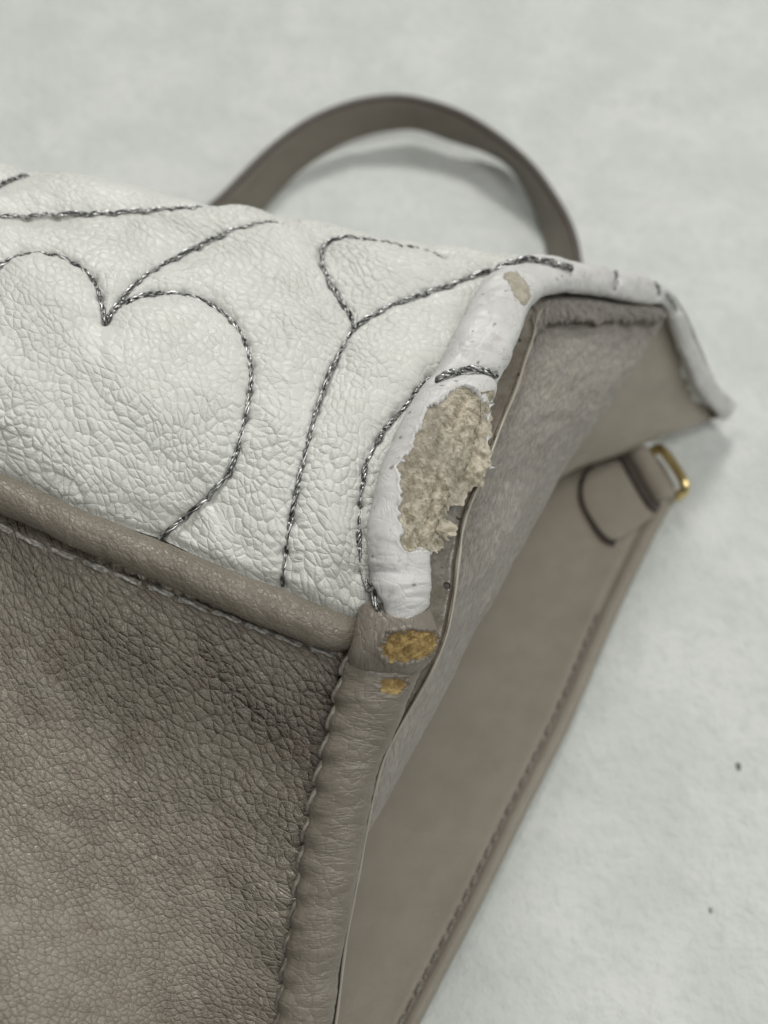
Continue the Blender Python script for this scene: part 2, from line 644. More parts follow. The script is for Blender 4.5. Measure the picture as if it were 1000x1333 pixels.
# quilting lines traced on the white side (photo pixels)
S_LINES = [
    [(-120, 300), (-60, 283), (0, 277), (30, 277), (60, 275), (90, 277), (125, 275), (160, 274), (200, 270), (240, 263), (275, 259)],
    [(-60, 262), (-20, 247), (2, 234), (14, 228), (26, 221), (40, 216)],
    [(-70, 430), (-50, 392), (-25, 362), (0, 345), (25, 332), (50, 327), (80, 333), (105, 347), (125, 368), (132, 392), (137, 419)],
    [(139, 417), (152, 398), (165, 382), (185, 362), (210, 345), (240, 328), (270, 313), (300, 300), (330, 288), (352, 281), (372, 276)],
    [(140, 414), (160, 395), (185, 385), (210, 381), (240, 384), (270, 393), (295, 410), (312, 430), (322, 452), (328, 490), (324, 520),
     (320, 545), (312, 575), (305, 600), (288, 632), (252, 662), (225, 688), (208, 702)],
    [(462, 424), (455, 408), (440, 385), (425, 360), (417, 335), (422, 315), (440, 305), (470, 300), (500, 303), (520, 308), (545, 317), (577, 333)],
    [(464, 424), (490, 408), (510, 398), (545, 385), (580, 375), (610, 361), (630, 356), (642, 350)],
    [(462, 426), (450, 445), (432, 480), (415, 525), (405, 560), (395, 600), (386, 640), (378, 680), (372, 715), (367, 762)],
    [(564, 492), (540, 513), (511, 546), (491, 576), (477, 603), (473, 632), (469, 680), (469, 720), (467, 745)],
]
S_RIM = [
    [(566, 492), (594, 481), (622, 478), (642, 483), (652, 490)],
    [(640, 352), (652, 343), (668, 338), (685, 335), (702, 336), (722, 341), (748, 349)],
    [(468, 745), (477, 757), (485, 775), (493, 800)],
    [(803, 349), (808, 361), (804, 376)],
    [(856, 366), (861, 374), (861, 384)],
    [(872, 384), (879, 394), (884, 404)],
]

# rolled white rim: left edge, right edge, depth
RIM = [
    (503, 812, 545, 812, 124.0), (486, 800, 556, 798, 124.0), (480, 760, 561, 765, 124.0), (478, 700, 562, 715, 124.5),
    (486, 645, 582, 662, 126), (505, 585, 612, 606, 128.5), (535, 525, 632, 545, 131.5), (572, 474, 653, 492, 135),
    (597, 425, 677, 440, 138.5), (617, 385, 691, 400, 142.5), (650, 345, 704, 386, 146), (698, 332, 724, 381, 150),
    (745, 342, 752, 381, 155), (800, 350, 800, 389, 162), (848, 362, 840, 396, 169), (877, 386, 862, 402, 175),
    (902, 440, 884, 455, 184), (928, 492, 908, 508, 194), (955, 522, 940, 546, 204)]
RIM_TH = [2.2, 2.9, 3.0, 2.9, 2.8, 2.8, 2.8, 2.7, 2.6, 2.4, 2.2, 1.9, 1.7, 1.6, 1.5, 1.3, 1.2, 1.1, 1.0]
rim_g, rim_n, rim_q = ribbon(RIM, 0.11 * MM, RIM_TH, 168, 2.35)
rim_bvh = bvh_of(np.concatenate([rim_g, rim_g[:, :1]], 1)[::3, ::4])

# white side panel: rows run left to right, piping first, then up over the ridge and down behind it
rl = {i: np.array([RIM[i][0] + (12 if i < 11 else 4), RIM[i][1] + 4, RIM[i][4] + 1.2]) for i in range(len(RIM))}
rows = [
    [(-480, 410, 134), (-240, 515, 130), (-60, 592, 127), (100, 664, 126), (210, 706, 126), (320, 753, 126), (420, 794, 126), (492, 822, 126)],
    [(-480, 340, 135), (-240, 440, 129), (-60, 510, 126.0), (100, 582, 125.4), (215, 622, 125.6), (325, 660, 126), (420, 684, 126.0), tuple(rl[3] + (0, 20, 0))],
    [(-480, 265, 138), (-240, 365, 132.0), (-60, 420, 129.0), (105, 475, 128.2), (230, 512, 128.3), (345, 548, 128.8), (440, 570, 129.2), tuple(rl[5] + (2, 5, .4))],
    [(-480, 205, 143), (-240, 285, 137), (-60, 330, 134.0), (120, 372, 133.3), (250, 412, 133.6), (375, 450, 134.2), (485, 470, 134.8), tuple(rl[7] + (2, 0, .4))],
    [(-480, 160, 150), (-240, 225, 144), (-60, 258, 141.5), (125, 290, 141.0), (265, 325, 141.2), (410, 362, 141.6), (530, 385, 142.2), tuple(rl[9] + (0, 4, .6))],
    [(-480, 142, 160), (-240, 185, 154), (-60, 204, 151), (120, 229, 150.5), (270, 260, 150), (425, 289, 150), (560, 315, 150), tuple(rl[11] + (-6, 4, 1))],
]


def camc(v):
    d = v[2]
    return np.array([(v[0] - CX) / FPX * d, (CY - v[1]) / FPX * d, d])


def pxc(c):
    return (CX + c[0] / c[2] * FPX, CY - c[1] / c[2] * FPX, c[2])


base_c = [camc(np.array(c, float)) for c in rows[-1]]
for k, (ri, drop) in enumerate(((13, 1.5), (15, 5.0), (17, 12), (18, 18))):
    r0 = camc(rl[ri])
    row = []
    for j in range(8):
        o = base_c[j] - base_c[7]
        c = r0 + o * np.array([1.0, 0.55, 1.0])
        if j < 7:
            c = c + np.array([0, -1.5 - drop * 0.35, 2.0])
        row.append(pxc(c))
    rows.append(row)
us = np.concatenate([np.linspace(0, 1.7, 60)[:-1], np.linspace(1.7, 7, 600)])
vs = np.concatenate([np.linspace(0, 5, 470)[:-1], np.linspace(5, 9, 80)])
wg = P(loft(rows, us, vs))
wn = grid_normals(wg)
w_bvh = bvh_of(wg[::5, ::5])

# quilting relief
line_pts, line_arc, line_n, stitch_seats = [], [], [], []
for ln in S_LINES:
    c = curve(ln, 2.0)
    prev, arc = None, 0.0
    seat = []
    for q in c:
        h = pick([w_bvh, rim_bvh], q[0], q[1])
        if h is None or h[0].z < 0.005:
            continue
        sh = proj(np.array(h[0] - h[1] * 1.3 * MM))[:2] - q
        wgt = min(max((h[1].dot((CAMP - h[0]).normalized()) - 0.28) / 0.4, 0.0), 1.0)
        h2 = pick([w_bvh, rim_bvh], q[0] - sh[0] * wgt, q[1] - sh[1] * wgt)
        if h2 is not None and (h2[0] - h[0]).length < 0.005:
            h = h2
        if prev is not None:
            if (h[0] - prev).length > 0.006:
                break
            arc += (h[0] - prev).length
        prev = h[0]
        seat.append((h[0].copy(), h[1].copy(), arc))
        line_pts.append(h[0].copy())
        line_arc.append(arc)
    stitch_seats.append(seat)
PITCH_OF = lambda k: 3.7 if k != 8 else 4.2
fracs, holes = [], []
for k, seat in enumerate(stitch_seats):
    A = np.array([q[2] for q in seat])
    n = max(1, round(A[-1] / (PITCH_OF(k) * MM)))
    f = np.linspace(0, 1, n + 1)
    f[1:-1] += (rng.random(n - 1) - 0.5) * 0.14 / n
    fracs.append(f)
    pp_ = np.array([tuple(q[0]) for q in seat])
    holes += [Vector([np.interp(v * A[-1], A, pp_[:, i]) for i in range(3)]) for v in f]
kdh = KDTree(len(holes))
for i, q in enumerate(holes):
    kdh.insert(q, i)
kdh.balance()
kd = KDTree(len(line_pts))
for i, q in enumerate(line_pts):
    kd.insert(q, i)
kd.balance()
nv, nu = wg.shape[:2]
dist = np.full(nv * nu, 1.0)
arcs = np.zeros(nv * nu)
flat = wg.reshape(-1, 3)
for i in range(nv * nu):
    r = kd.find(flat[i])
    dist[i] = r[2]
    arcs[i] = line_arc[r[1]]
dist = dist.reshape(nv, nu) * 1000
hd = np.full(nv * nu, 9.0)
near = np.where(dist.reshape(-1) < 1.6)[0]
for i in near:
    hd[i] = kdh.find(flat[i])[2] * 1000
hd = hd.reshape(nv, nu)
arcs = arcs.reshape(nv, nu) * 1000
uvw = mmuv(wg)
QA = 1.25
puff = -QA * np.exp(-(dist / 3.3) ** 1.1)
groove = -0.28 * np.exp(-(dist / 0.42) ** 2)
ppu = fbm(uvw * 0.12, 3, 5) * 0.45 + fbm(uvw * 0.33, 2, 8) * 0.13
pucker = 0.05 * np.sin(arcs / 0.62 * 2 * np.pi * 0.55 + 3 * noise(uvw * 0.5, 2)) * np.exp(-((dist - 1.2) / 1.1) ** 2)
radial = 0.06 * noise(np.stack([arcs * 0.9, dist * 0.22], -1), 31) * np.exp(-(dist / 4.0))
edge_fade = np.clip((vs[:, None]) / 0.25, 0, 1)
disp = (puff + groove - 0.75 * np.exp(-(hd / 0.40) ** 2) - 0.22 * np.exp(-(hd / 0.95) ** 2) + ppu * edge_fade + pucker + radial)
# seam pinch where the panel dives under the piping
disp = disp - 0.8 * np.exp(-((vs[:, None]) / 0.12) ** 2) - 0.7 * np.exp(-((7 - us[None, :]) / 0.22) ** 2) * (vs[:, None] < 5)
wg2 = wg + wn * disp[..., None] * MM
grain = np.clip(0.55 + 0.6 * (1 - np.exp(-(dist / 2.2))), 0, 1.2) * (0.72 + 0.6 * fbm(uvw * 0.07, 2, 12))
pxw = proj(wg2)
# the hide is stretched smoother towards the ridge, coarser low down
grain = np.clip(grain * np.interp(pxw[..., 1], [230, 420, 620, 760], [1.15, 1.1, 1.25, 1.2]), 0.4, 1.5)
uvg = uvw + np.stack([fbm(uvw * 0.1, 2, 41), fbm(uvw * 0.1, 2, 47)], -1) * 1.2
uvg = uvg * np.array([1.0, 1.0])
gusset = grid_obj('quilted_side_panel', wg2, M['white'], bag, uv=uvg, attrs={'grain': grain})
gusset['label'] = 'white grained leather side panel quilted with silver thread'


def make_stitch_mesh(name, turns=1.6, r=0.19, nseg=14, ns=5, ply=3, dive=0.5, rise=0.18, rt=0.22, pw=0.42):
    """unit stitch along +x (0..1 scaled), thread radius in units of mm/len handled by object scale: y,z in metres"""
    V, F = [], []
    for p in range(ply):
        b0 = len(V)
        for i in range(nseg + 1):
            t = i / nseg
            a = 2 * math.pi * (turns * t + p / ply)
            env = math.sin(math.pi * min(max(t, 0.0), 1.0)) ** pw if 0 < t < 1 else 0.0
            cy = rt * math.cos(a) * (0.45 + 0.55 * env)
            cz = rt * math.sin(a) * (0.45 + 0.55 * env) + (-dive + (dive + rise) * env)
            rr = r * (0.72 + 0.28 * env)
            for k in range(ns):
                q = 2 * math.pi * k / ns
                V.append((t, (cy + rr * math.cos(q)) * MM, (cz + rr * math.sin(q)) * MM))
        for i in range(nseg):
            for k in range(ns):
                F.append((b0 + i * ns + k, b0 + i * ns + (k + 1) % ns, b0 + (i + 1) * ns + (k + 1) % ns, b0 + (i + 1) * ns + k))
    return quads(name, V, F)


def set_mesh(me, mat):
    me.materials.append(mat)
    me.polygons.foreach_set('use_smooth', np.ones(len(me.polygons), bool))
    return me


ST_SILVER = [set_mesh(make_stitch_mesh('stitch', turns=t, rise=z), M['silver']) for t, z in ((0.7, 0.16), (0.95, 0.22), (0.8, 0.12), (1.1, 0.2))]
ST_PALE = [set_mesh(make_stitch_mesh('stitch', ply=2, turns=0.6, r=0.26, rt=0.2, rise=0.15, dive=1.2, pw=1.0), M['pale_thread'])]
ST_TAUPE = [set_mesh(make_stitch_mesh('stitch', ply=2, turns=0.4, r=0.34, rt=0.16, rise=0.3, dive=0.6), M['taupe_thread'])]
ST_SMALL = [set_mesh(make_stitch_mesh('stitch', ply=2, turns=1.0, r=0.20, rt=0.12, rise=0.22, dive=0.35, nseg=8, ns=5), M['taupe_thread'])]


def put_stitch(meshes, a, b, n, parent, overlap=0.05, wid=1.0, skew=0.0):
    x = (b - a)
    L = x.length
    x.normalize()
    y = n.cross(x).normalized()
    z = x.cross(y).normalized()
    o = bpy.data.objects.new('stitch', random.choice(meshes))
    col.objects.link(o)
    o.parent = parent
    a2 = a - x * L * overlap + y * skew
    m = Matrix((x * L * (1 + 2 * overlap), y * wid, z * wid)).transposed().to_4x4()
    m.translation = a2
    o.matrix_world = m
    return o


def stitch_run(seats, pitch, sink, meshes, parent, wid=1.0, skew=0.0, jitter=0.1, frac=None):
    """seats: list of (pos, normal, arc)"""
    if len(seats) < 3:
        return
    A = np.array([s[2] for s in seats])
    Pp = np.array([tuple(s[0]) for s in seats])
    Nn = np.array([tuple(s[1]) for s in seats])
    tot = A[-1]
    n = max(1, round(tot / (pitch * MM)))
    k = np.linspace(0, tot, n + 1)
    k[1:-1] += (rng.random(n - 1) - 0.5) * jitter * pitch * MM
    if frac is not None:
        k, n = frac * tot, len(frac) - 1
    Q = np.stack([np.interp(k, A, Pp[:, i]) for i in range(3)], -1)
    Nq = np.stack([np.interp(k, A, Nn[:, i]) for i in range(3)], -1)
    for i in range(n):
        nn = Vector(Nq[i] + Nq[i + 1]).normalized()
        a = Vector(Q[i]) - Vector(Nq[i]).normalized() * sink * MM
        b = Vector(Q[i + 1]) - Vector(Nq[i + 1]).normalized() * sink * MM
        put_stitch(meshes, a, b, nn, parent, wid=wid * random.uniform(0.9, 1.12), skew=skew + random.uniform(-.05, .05) * MM)


# a second, fine tree of the finished panel so that threads sit in their grooves
fine_bvh = bvh_of(wg2[::2, ::2])


def seats_on(bvhs, ln, step=2.0, jump=0.008):
    c = curve(ln, step)
    prev, arc, seat = None, 0.0, []
    for q in c:
        h = pick(bvhs, q[0], q[1])
        if h is None:
            continue
        if prev is not None:
            if (h[0] - prev).length > jump:
                break
            arc += (h[0] - prev).length
        prev = h[0]
        seat.append((h[0].copy(), h[1].copy(), arc))
    return seat


for k, ln in enumerate(S_LINES):
    s = stitch_seats[k] if k != 8 else seats_on([fine_bvh], ln)
    # smooth the normals along the run
    stitch_run(s, 3.7, QA - 0.02 if k != 8 else -0.38, ST_SILVER, gusset, wid=0.80, frac=fracs[k])

# ------------------------------------------------------------------ white rolled rim, its peeled patch and flaps
pr = proj(rim_g)
WEAR = [(601, 501), (617, 506), (631, 519), (640, 532), (652, 556), (652, 600), (645, 640), (610, 670), (600, 700), (570, 725),
        (560, 718), (549, 716), (526, 714), (518, 704), (526, 690), (517, 675), (522, 657), (523, 640), (518, 616), (519, 600),
        (531, 590), (540, 579), (538, 569), (544, 558), (549, 540), (565, 527), (580, 519), (583, 509)]
SMALLW = [(657, 354), (664, 350), (674, 352), (683, 361), (691, 374), (693, 385), (690, 393), (686, 400), (679, 394), (670, 383), (662, 366), (655, 360)]
nz = np.stack([fbm(pr[..., :2] * 0.16, 4, 60), fbm(pr[..., :2] * 0.16, 4, 66)], -1)
front = (np.sin(rim_q)[None, :] > -0.55) | (np.cos(rim_q)[None, :] > 0.5)
mask = inside(WEAR, pr[..., :2] + nz * 3.4) & front & (pr[..., 2] < 136)
mask2 = inside(SMALLW, pr[..., :2] + nz * 1.2) & (np.sin(rim_q)[None, :] > -0.3) & (pr[..., 2] < 152)


def blur(m, it):
    m = m.astype(float)
    for _ in range(it):
        m = (m + np.roll(m, 1, 0) + np.roll(m, -1, 0) + np.roll(m, 1, 1) + np.roll(m, -1, 1)) / 5
    return m


soft = blur(mask, 5)
soft2 = blur(mask2, 3)
ruv = tube_uv(rim_g)
lump = fbm(ruv * 0.2, 3, 71) * 0.13 + fbm(ruv * np.array([0.55, 0.3]), 3, 75) * 0.10
# folds across the lower end of the roll
low = np.clip((pr[..., 1] - 700) / 40, 0, 1)
lump = lump + low * 0.16 * fbm(np.stack([ruv[..., 0] * 0.9 + 0.4 * noise(ruv * 0.4, 3), ruv[..., 1] * 0.18], -1), 3, 80)
fib = 0.26 * fbm(np.stack([pr[..., 0] * 0.05 + pr[..., 1] * 0.03, pr[..., 1] * 0.02], -1), 2, 90) \
    + 0.17 * np.abs(fbm(np.stack([pr[..., 0] * 0.22 - pr[..., 1] * 0.06, pr[..., 1] * 0.10 + pr[..., 0] * 0.05], -1), 4, 95)) \
    + 0.06 * fbm(pr[..., :2] * 0.5, 3, 99)
crx = np.interp(pr[..., 1], [500, 560, 600, 640, 690, 720], [596, 590, 576, 572, 560, 552]) + 2.5 * fbm(pr[..., :2] * 0.07, 2, 93)
fib = fib + 0.42 * np.clip((pr[..., 0] - crx) / 3.0, 0, 1) * np.exp(-np.clip(pr[..., 0] - crx, 0, 99) / 30) * np.clip((pr[..., 1] - 540) / 60, 0, 1)
fib = fib - 0.35 * np.exp(-((pr[..., 0] - crx + 1.5) / 1.6) ** 2) * np.clip((pr[..., 1] - 570) / 40, 0, 1)
gtone = np.clip((crx - pr[..., 0]) / 14, 0, 1) * (0.55 + 0.45 * fbm(pr[..., :2] * 0.05, 2, 97)) * np.clip((680 - pr[..., 1]) / 60, 0.25, 1)
lip = np.clip(soft * (1 - soft) * 4, 0, 1) * ~mask * (0.10 + 0.32 * np.clip(noise(ruv * 0.8, 101), 0, 1))
h = lump + lip
h = np.where(mask, lump - 0.30 * np.clip((soft - 0.35) / 0.45, 0, 1) + (fib - 0.1) * np.clip((soft - 0.3) / 0.5, 0, 1), h)
h = np.where(mask2, h - 0.16 + 0.3 * fib, h)
# thread grooves pressed into the roll
rim_lines = []
for ln in S_RIM:
    rim_lines.append(seats_on([rim_bvh, fine_bvh] if len(rim_lines) in (0, 2) else [rim_bvh], ln, 1.5, 0.008))
kd2 = KDTree(sum(len(s) for s in rim_lines))
ii = 0
for s in rim_lines:
    for q in s:
        kd2.insert(q[0], ii)
        ii += 1
kd2.balance()
dr = np.array([kd2.find(v)[2] for v in rim_g.reshape(-1, 3)]).reshape(rim_g.shape[:2]) * 1000
h = h - 0.55 * np.exp(-(dr / 0.55) ** 2) - 0.30 * np.exp(-(dr / 1.6) ** 2)
rim_g2 = rim_g + rim_n * h[..., None] * MM
rnv, rnu = rim_g.shape[:2]
F = grid_faces(rnv, rnu, True)
mf = mask.reshape(-1)[F].all(1)
mf2 = mask2.reshape(-1)[F].all(1)
V = rim_g2.reshape(-1, 3)
U = ruv.reshape(-1, 2)


def sub(name, sel, mat, parent, attrs=None):
    f = F[sel]
    idx, inv = np.unique(f, return_inverse=True)
    a = {k: v.reshape(-1)[idx] for k, v in attrs.items()} if attrs else None
    return link(name, quads(name, V[idx], inv.reshape(-1, 4), U[idx], a), mat, parent)


rgrain = np.clip(0.45 + 0.6 * fbm(ruv * 0.25, 2, 111) + 0.6 * low, 0.1, 1.4)
rim = sub('rolled_rim', ~(mf | mf2), M['rim'], bag, {'grain': rgrain})
rim['label'] = 'white rolled leather edge of the bag opening, worn and peeling'
wear = sub('torn_patch', mf, M['fibre'], bag, {'grey': gtone})
wear['label'] = 'large peeled patch of bare tan leather fibre on the white rim'
wear2 = sub('worn_patch', mf2, M['dirt'], bag)
wear2['label'] = 'small scuffed grey-tan patch near the bend of the rim'
for k, s in enumerate(rim_lines):
    stitch_run(s, 3.4, (0.28, 0.2, 0.2, 0.2, 0.2, 0.2)[k], ST_SILVER, rim, wid=(1.0, 1.0, 0.95, 0.62, 0.62, 0.62)[k])

patch_bvh = bvh_of(np.concatenate([rim_g2, rim_g2[:, :1]], 1)[::2, ::2])


# torn flaps hanging over the right edge of the patch
def flap(outer, inner, lift, seed, mat, parent, name='torn_flap', n=60, m=12, d0=0.0):
    o = cr(outer, np.linspace(0, len(outer) - 1, n))
    i = cr(inner, np.linspace(0, len(inner) - 1, n))
    t = np.linspace(0, 1, m)[:, None, None]
    g = i[None] * (1 - t) + o[None] * t
    jag = fbm(np.stack([np.linspace(0, n * 0.3, n), np.zeros(n)], -1), 3, seed)
    dirv = (o - i)[:, :2]
    dirv /= np.linalg.norm(dirv, axis=1, keepdims=True)
    g[..., :2] += (t * (jag[:, None] * 4.5)[None] * dirv[None])
    g[..., 2] += 0.25 * fbm(g[..., :2] * 0.09, 3, seed + 5) + 0.12 * fbm(g[..., :2] * 0.35, 2, seed + 9) - d0
    top = P(g)
    nrm = grid_normals(top)
    bot = top - nrm * (0.28 * MM) * (1.15 - t)
    nvv, nuu = top.shape[:2]
    VV = np.concatenate([top.reshape(-1, 3), bot.reshape(-1, 3)])
    f = grid_faces(nvv, nuu)
    k = nvv * nuu
    a = np.arange(k).reshape(nvv, nuu)
    ring = np.concatenate([a[0, :-1], a[:-1, -1], a[-1, :0:-1], a[:0:-1, 0]])
    rn = np.roll(ring, -1)
    FF = np.concatenate([f, f[:, ::-1] + k, np.stack([ring, rn, rn + k, ring + k], -1)])
    return link(name, quads(name, VV, FF), mat, parent)


def rim_flap(outer, reach, seed, n, m):
    """a scrap of bare hide that leaves the roll's surface and hangs past its edge"""
    outer = np.asarray(outer, float)
    inn, out = [], []
    for x, y, dx, dy in outer:
        q = None
        for k in range(0, 30, 2):
            x2, y2 = x - dx * (reach + k), y - dy * (reach + k)
            h = pick([patch_bvh], x2, y2)
            if h is not None and h[0].z > 0.04:
                q = (x2, y2, float(proj(np.array(h[0]))[2]))
                break
        q = q or (x - dx * 20, y - dy * 20, 129.0)
        inn.append((q[0], q[1], q[2] - 0.12))
        out.append((x, y, q[2] + 0.75))
    return flap(out, inn, 0, seed, M['fibre'], wear, n=n, m=m)


rim_flap([(642, 508, 1, -.2), (641, 524, 1, 0), (640, 550, 1, 0), (638, 575, 1, 0), (640, 600, 1, .2), (632, 622, .9, .4), (612, 645, .7, .7), (592, 661, .6, .8), (578, 664, .4, .9)], 15, 140, 90, 12)
rim_flap([(580, 668, .9, -.3), (588, 678, 1, 0), (597, 694, 1, .2), (584, 703, .8, .6), (573, 712, .6, .8), (560, 721, .3, .9)], 14, 150, 60, 10)
# pale skin scraps along the torn edge
for k, (a, b, c) in enumerate((((641, 534), (632, 540), (635, 550)), ((639, 566), (631, 567), (634, 577)), ((646, 609), (634, 604), (636, 611)),
                               ((597, 703), (586, 702), (588, 709)), ((645, 525), (635, 525), (637, 532)))):
    pts = [P((a[0], a[1], 129.6 + k * .05)), P((b[0], b[1], 129.2 + k * .05)), P((c[0], c[1], 129.2 + k * .05))]
    nn = np.cross(pts[1] - pts[0], pts[2] - pts[0])
    nn = nn / np.linalg.norm(nn) * 0.15 * MM
    cen = sum(pts) / 3
    mids = [(pts[i] + pts[(i + 1) % 3]) / 2 * 0.8 + cen * 0.2 for i in range(3)]
    ringp = [pts[0], mids[0], pts[1], mids[1], pts[2], mids[2]]
    VV = ringp + [q - nn for q in ringp] + [cen + nn * 1.5, cen - nn * 2]
    FF = [(i, (i + 1) % 6, (i + 1) % 6 + 6, i + 6) for i in range(6)]
    me = bpy.data.meshes.new('skin_scrap')
    me.from_pydata([tuple(v) for v in VV], [], FF + [(i, (i + 1) % 6, 12) for i in range(6)] + [((i + 1) % 6 + 6, i + 6, 13) for i in range(6)])
    link('skin_scrap', me, M['rim'], wear)


def fuzz(name, bvh, poly, count, lmin, lmax, mat, parent, ang=None, rad=0.035, depth_off=0.0, lift=0.5):
    poly = np.asarray(poly, float)
    lo, hi = poly.min(0), poly.max(0)
    V, F = [], []
    n = 0
    while n < count:
        q = lo + rng.random(2) * (hi - lo)
        if not inside(poly, q[None])[0]:
            continue
        n += 1
        h = pick([bvh], q[0], q[1])
        if h is None:
            continue
        p0, nn = h[0], h[1]
        a = (ang if ang is not None else 0) + rng.normal(0, 0.7)
        tdir = Vector(P((q[0] + math.cos(a) * 10, q[1] + math.sin(a) * 10, 128.0)) - P((q[0], q[1], 128.0))).normalized()
        side = nn.cross(tdir).normalized()
        L = rng.uniform(lmin, lmax) * MM
        bend = rng.normal(0, 0.5)
        up = rng.uniform(0.05, lift)
        r = rad * MM * rng.uniform(0.6, 1.4)
        b0 = len(V)
        for i in range(5):
            t = i / 4
            c = p0 + tdir * L * t + side * L * bend * t * t + nn * (L * up * math.sin(t * 2.4) + 0.0 * MM)
            w = r * (1 - 0.8 * t)
            for k in range(3):
                aa = 2.0944 * k
                V.append(tuple(c + side * w * math.cos(aa) + nn * w * math.sin(aa)))
        for i in range(4):
            for k in range(3):
                F.append((b0 + i * 3 + k, b0 + i * 3 + (k + 1) % 3, b0 + i * 3 + 3 + (k + 1) % 3, b0 + i * 3 + 3 + k))
    o = link(name, quads(name, V, F), mat, parent)
    o['kind'] = 'stuff'
    return o


fuzz('leather_fibres', patch_bvh, [(600, 503), (628, 520), (640, 545), (640, 600), (600, 650), (585, 690), (560, 716), (530, 710), (522, 650), (524, 605), (545, 570), (570, 530)],
     2600, 0.2, 0.8, M['fibre'], wear, ang=0.9, rad=0.026, lift=0.3)

# ------------------------------------------------------------------ taupe front panel
FR = [
    [(-480, 470, 133), (-220, 575, 129), (0, 668, 127), (150, 733, 127), (300, 793, 127), (400, 832, 127), (462, 856, 127.5)],
    [(-480, 640, 131), (-220, 720, 127.5), (0, 770, 126.2), (150, 805, 126.6), (300, 845, 126.9), (395, 880, 126.7), (450, 900, 126.8)],
    [(-480, 900, 126), (-220, 930, 124.5), (0, 950, 125.6), (150, 965, 128.2), (275, 980, 128.8), (370, 990, 127.7), (434, 985, 126.6)],
    [(-480, 1140, 118), (-220, 1145, 119), (0, 1150, 121.6), (140, 1150, 125.6), (250, 1150, 128.0), (335, 1150, 127.4), (402, 1145, 126.2)],
    [(-480, 1340, 113), (-220, 1340, 114.0), (0, 1340, 116.4), (130, 1340, 120.8), (230, 1340, 125.2), (310, 1340, 125.8), (376, 1340, 124.8)],
    [(-480, 1560, 110), (-220, 1560, 111), (0, 1560, 112.5), (110, 1560, 116), (200, 1560, 122), (270, 1560, 123), (345, 1560, 122.5)],
    [(-480, 1800, 109), (-220, 1800, 109), (-20, 1800, 110), (90, 1800, 113), (180, 1800, 119), (240, 1800, 120), (300, 1800, 119.5)],
]
us = np.concatenate([np.linspace(0, 1.7, 40)[:-1], np.linspace(1.7, 6, 430)])
vs = np.concatenate([np.linspace(0, 4.1, 600)[:-1], np.linspace(4.1, 6, 50)])
fg = P(loft(FR, us, vs))
fn = grid_normals(fg)
uvf = mmuv(fg)
pf = proj(fg)
su = us[None, :]
# leather drawn in against the binding stitches and against the piping
edge = 6 - su
pin = -0.7 * np.exp(-(edge / 0.16) ** 2) * (1 + 0.35 * np.sin(pf[..., 1] / 36.5 * 2 * np.pi)) \
    - 0.55 * np.exp(-((vs[:, None]) / 0.10) ** 2)
wr = 0.16 * fbm(np.stack([uvf[..., 0] * 0.10, uvf[..., 1] * 0.75 + 0.4 * noise(uvf * 0.2, 5)], -1), 3, 201) * np.exp(-(edge / 0.75) ** 2)
wr2 = 0.14 * fbm(np.stack([uvf[..., 0] * 0.6, uvf[..., 1] * 0.14], -1), 3, 207) * np.exp(-(vs[:, None] / 0.5) ** 2)
und = 0.35 * fbm(uvf * 0.055, 3, 211) + 0.10 * fbm(uvf * 0.2, 2, 215)
fg2 = fg + fn * (pin + wr + wr2 + und)[..., None] * MM
fgr = np.clip(np.interp(pf[..., 0] * 0.7 + (1333 - pf[..., 1]) * 0.5, [-50, 120, 330, 700], [0.38, 0.52, 1.15, 1.25]) + 0.25 * fbm(uvf * 0.08, 2, 219), 0.3, 1.4)
# the grain gets finer and drawn out down to the left
k = np.interp(pf[..., 0] * 0.7 + (1333 - pf[..., 1]) * 0.5, [-100, 100, 350, 600], [1.9, 1.7, 1.05, 1.0])
cen = np.array([uvf[..., 0].max(), 0])
ang = 0.6
rot = np.array([[math.cos(ang), -math.sin(ang)], [math.sin(ang), math.cos(ang)]])
uvr = (uvf - cen) @ rot.T
uvr = uvr * np.stack([0.7 + 0.3 * k, k], -1)
front_panel = grid_obj('front_panel', fg2, M['taupe'], bag, uv=uvr, attrs={'grain': fgr})
front_panel['label'] = 'taupe grained leather front panel'

# ------------------------------------------------------------------ piping between the white and the taupe leather
PIP = [(-480, 420, -480, 482, 128.5), (-240, 522, -232, 580, 126.6), (0, 614, 6, 670, 124.7), (100, 660, 104, 716, 124.2), (200, 699, 205, 757, 124.2), (300, 741, 303, 800, 124.2),
       (400, 780, 401, 838, 124.3), (440, 796, 438, 847, 124.6), (466, 806, 462, 842, 125.4)]
pg, pn, pq = ribbon(PIP, 0.25 * MM, [2.5, 2.5, 2.5, 2.5, 2.5, 2.5, 2.4, 2.2, 1.6], 64, 2.1)
puv = tube_uv(pg)
pg = pg + pn * (0.10 * fbm(puv * 0.3, 3, 301) + 0.06 * fbm(puv * np.array([1.0, 0.35]), 3, 305))[..., None] * MM
piping = tube_obj('piping', pg, M['piping'], bag)
piping['label'] = 'rounded taupe leather piping between the white and taupe panels'
f_bvh = bvh_of(fg2[::3, ::3])
s = seats_on([f_bvh], [(-100, 636), (0, 685), (60, 713), (120, 736), (200, 767), (270, 793), (340, 820), (400, 843), (442, 856)])
stitch_run(s, 3.9, -0.35, ST_PALE, front_panel, wid=0.95)

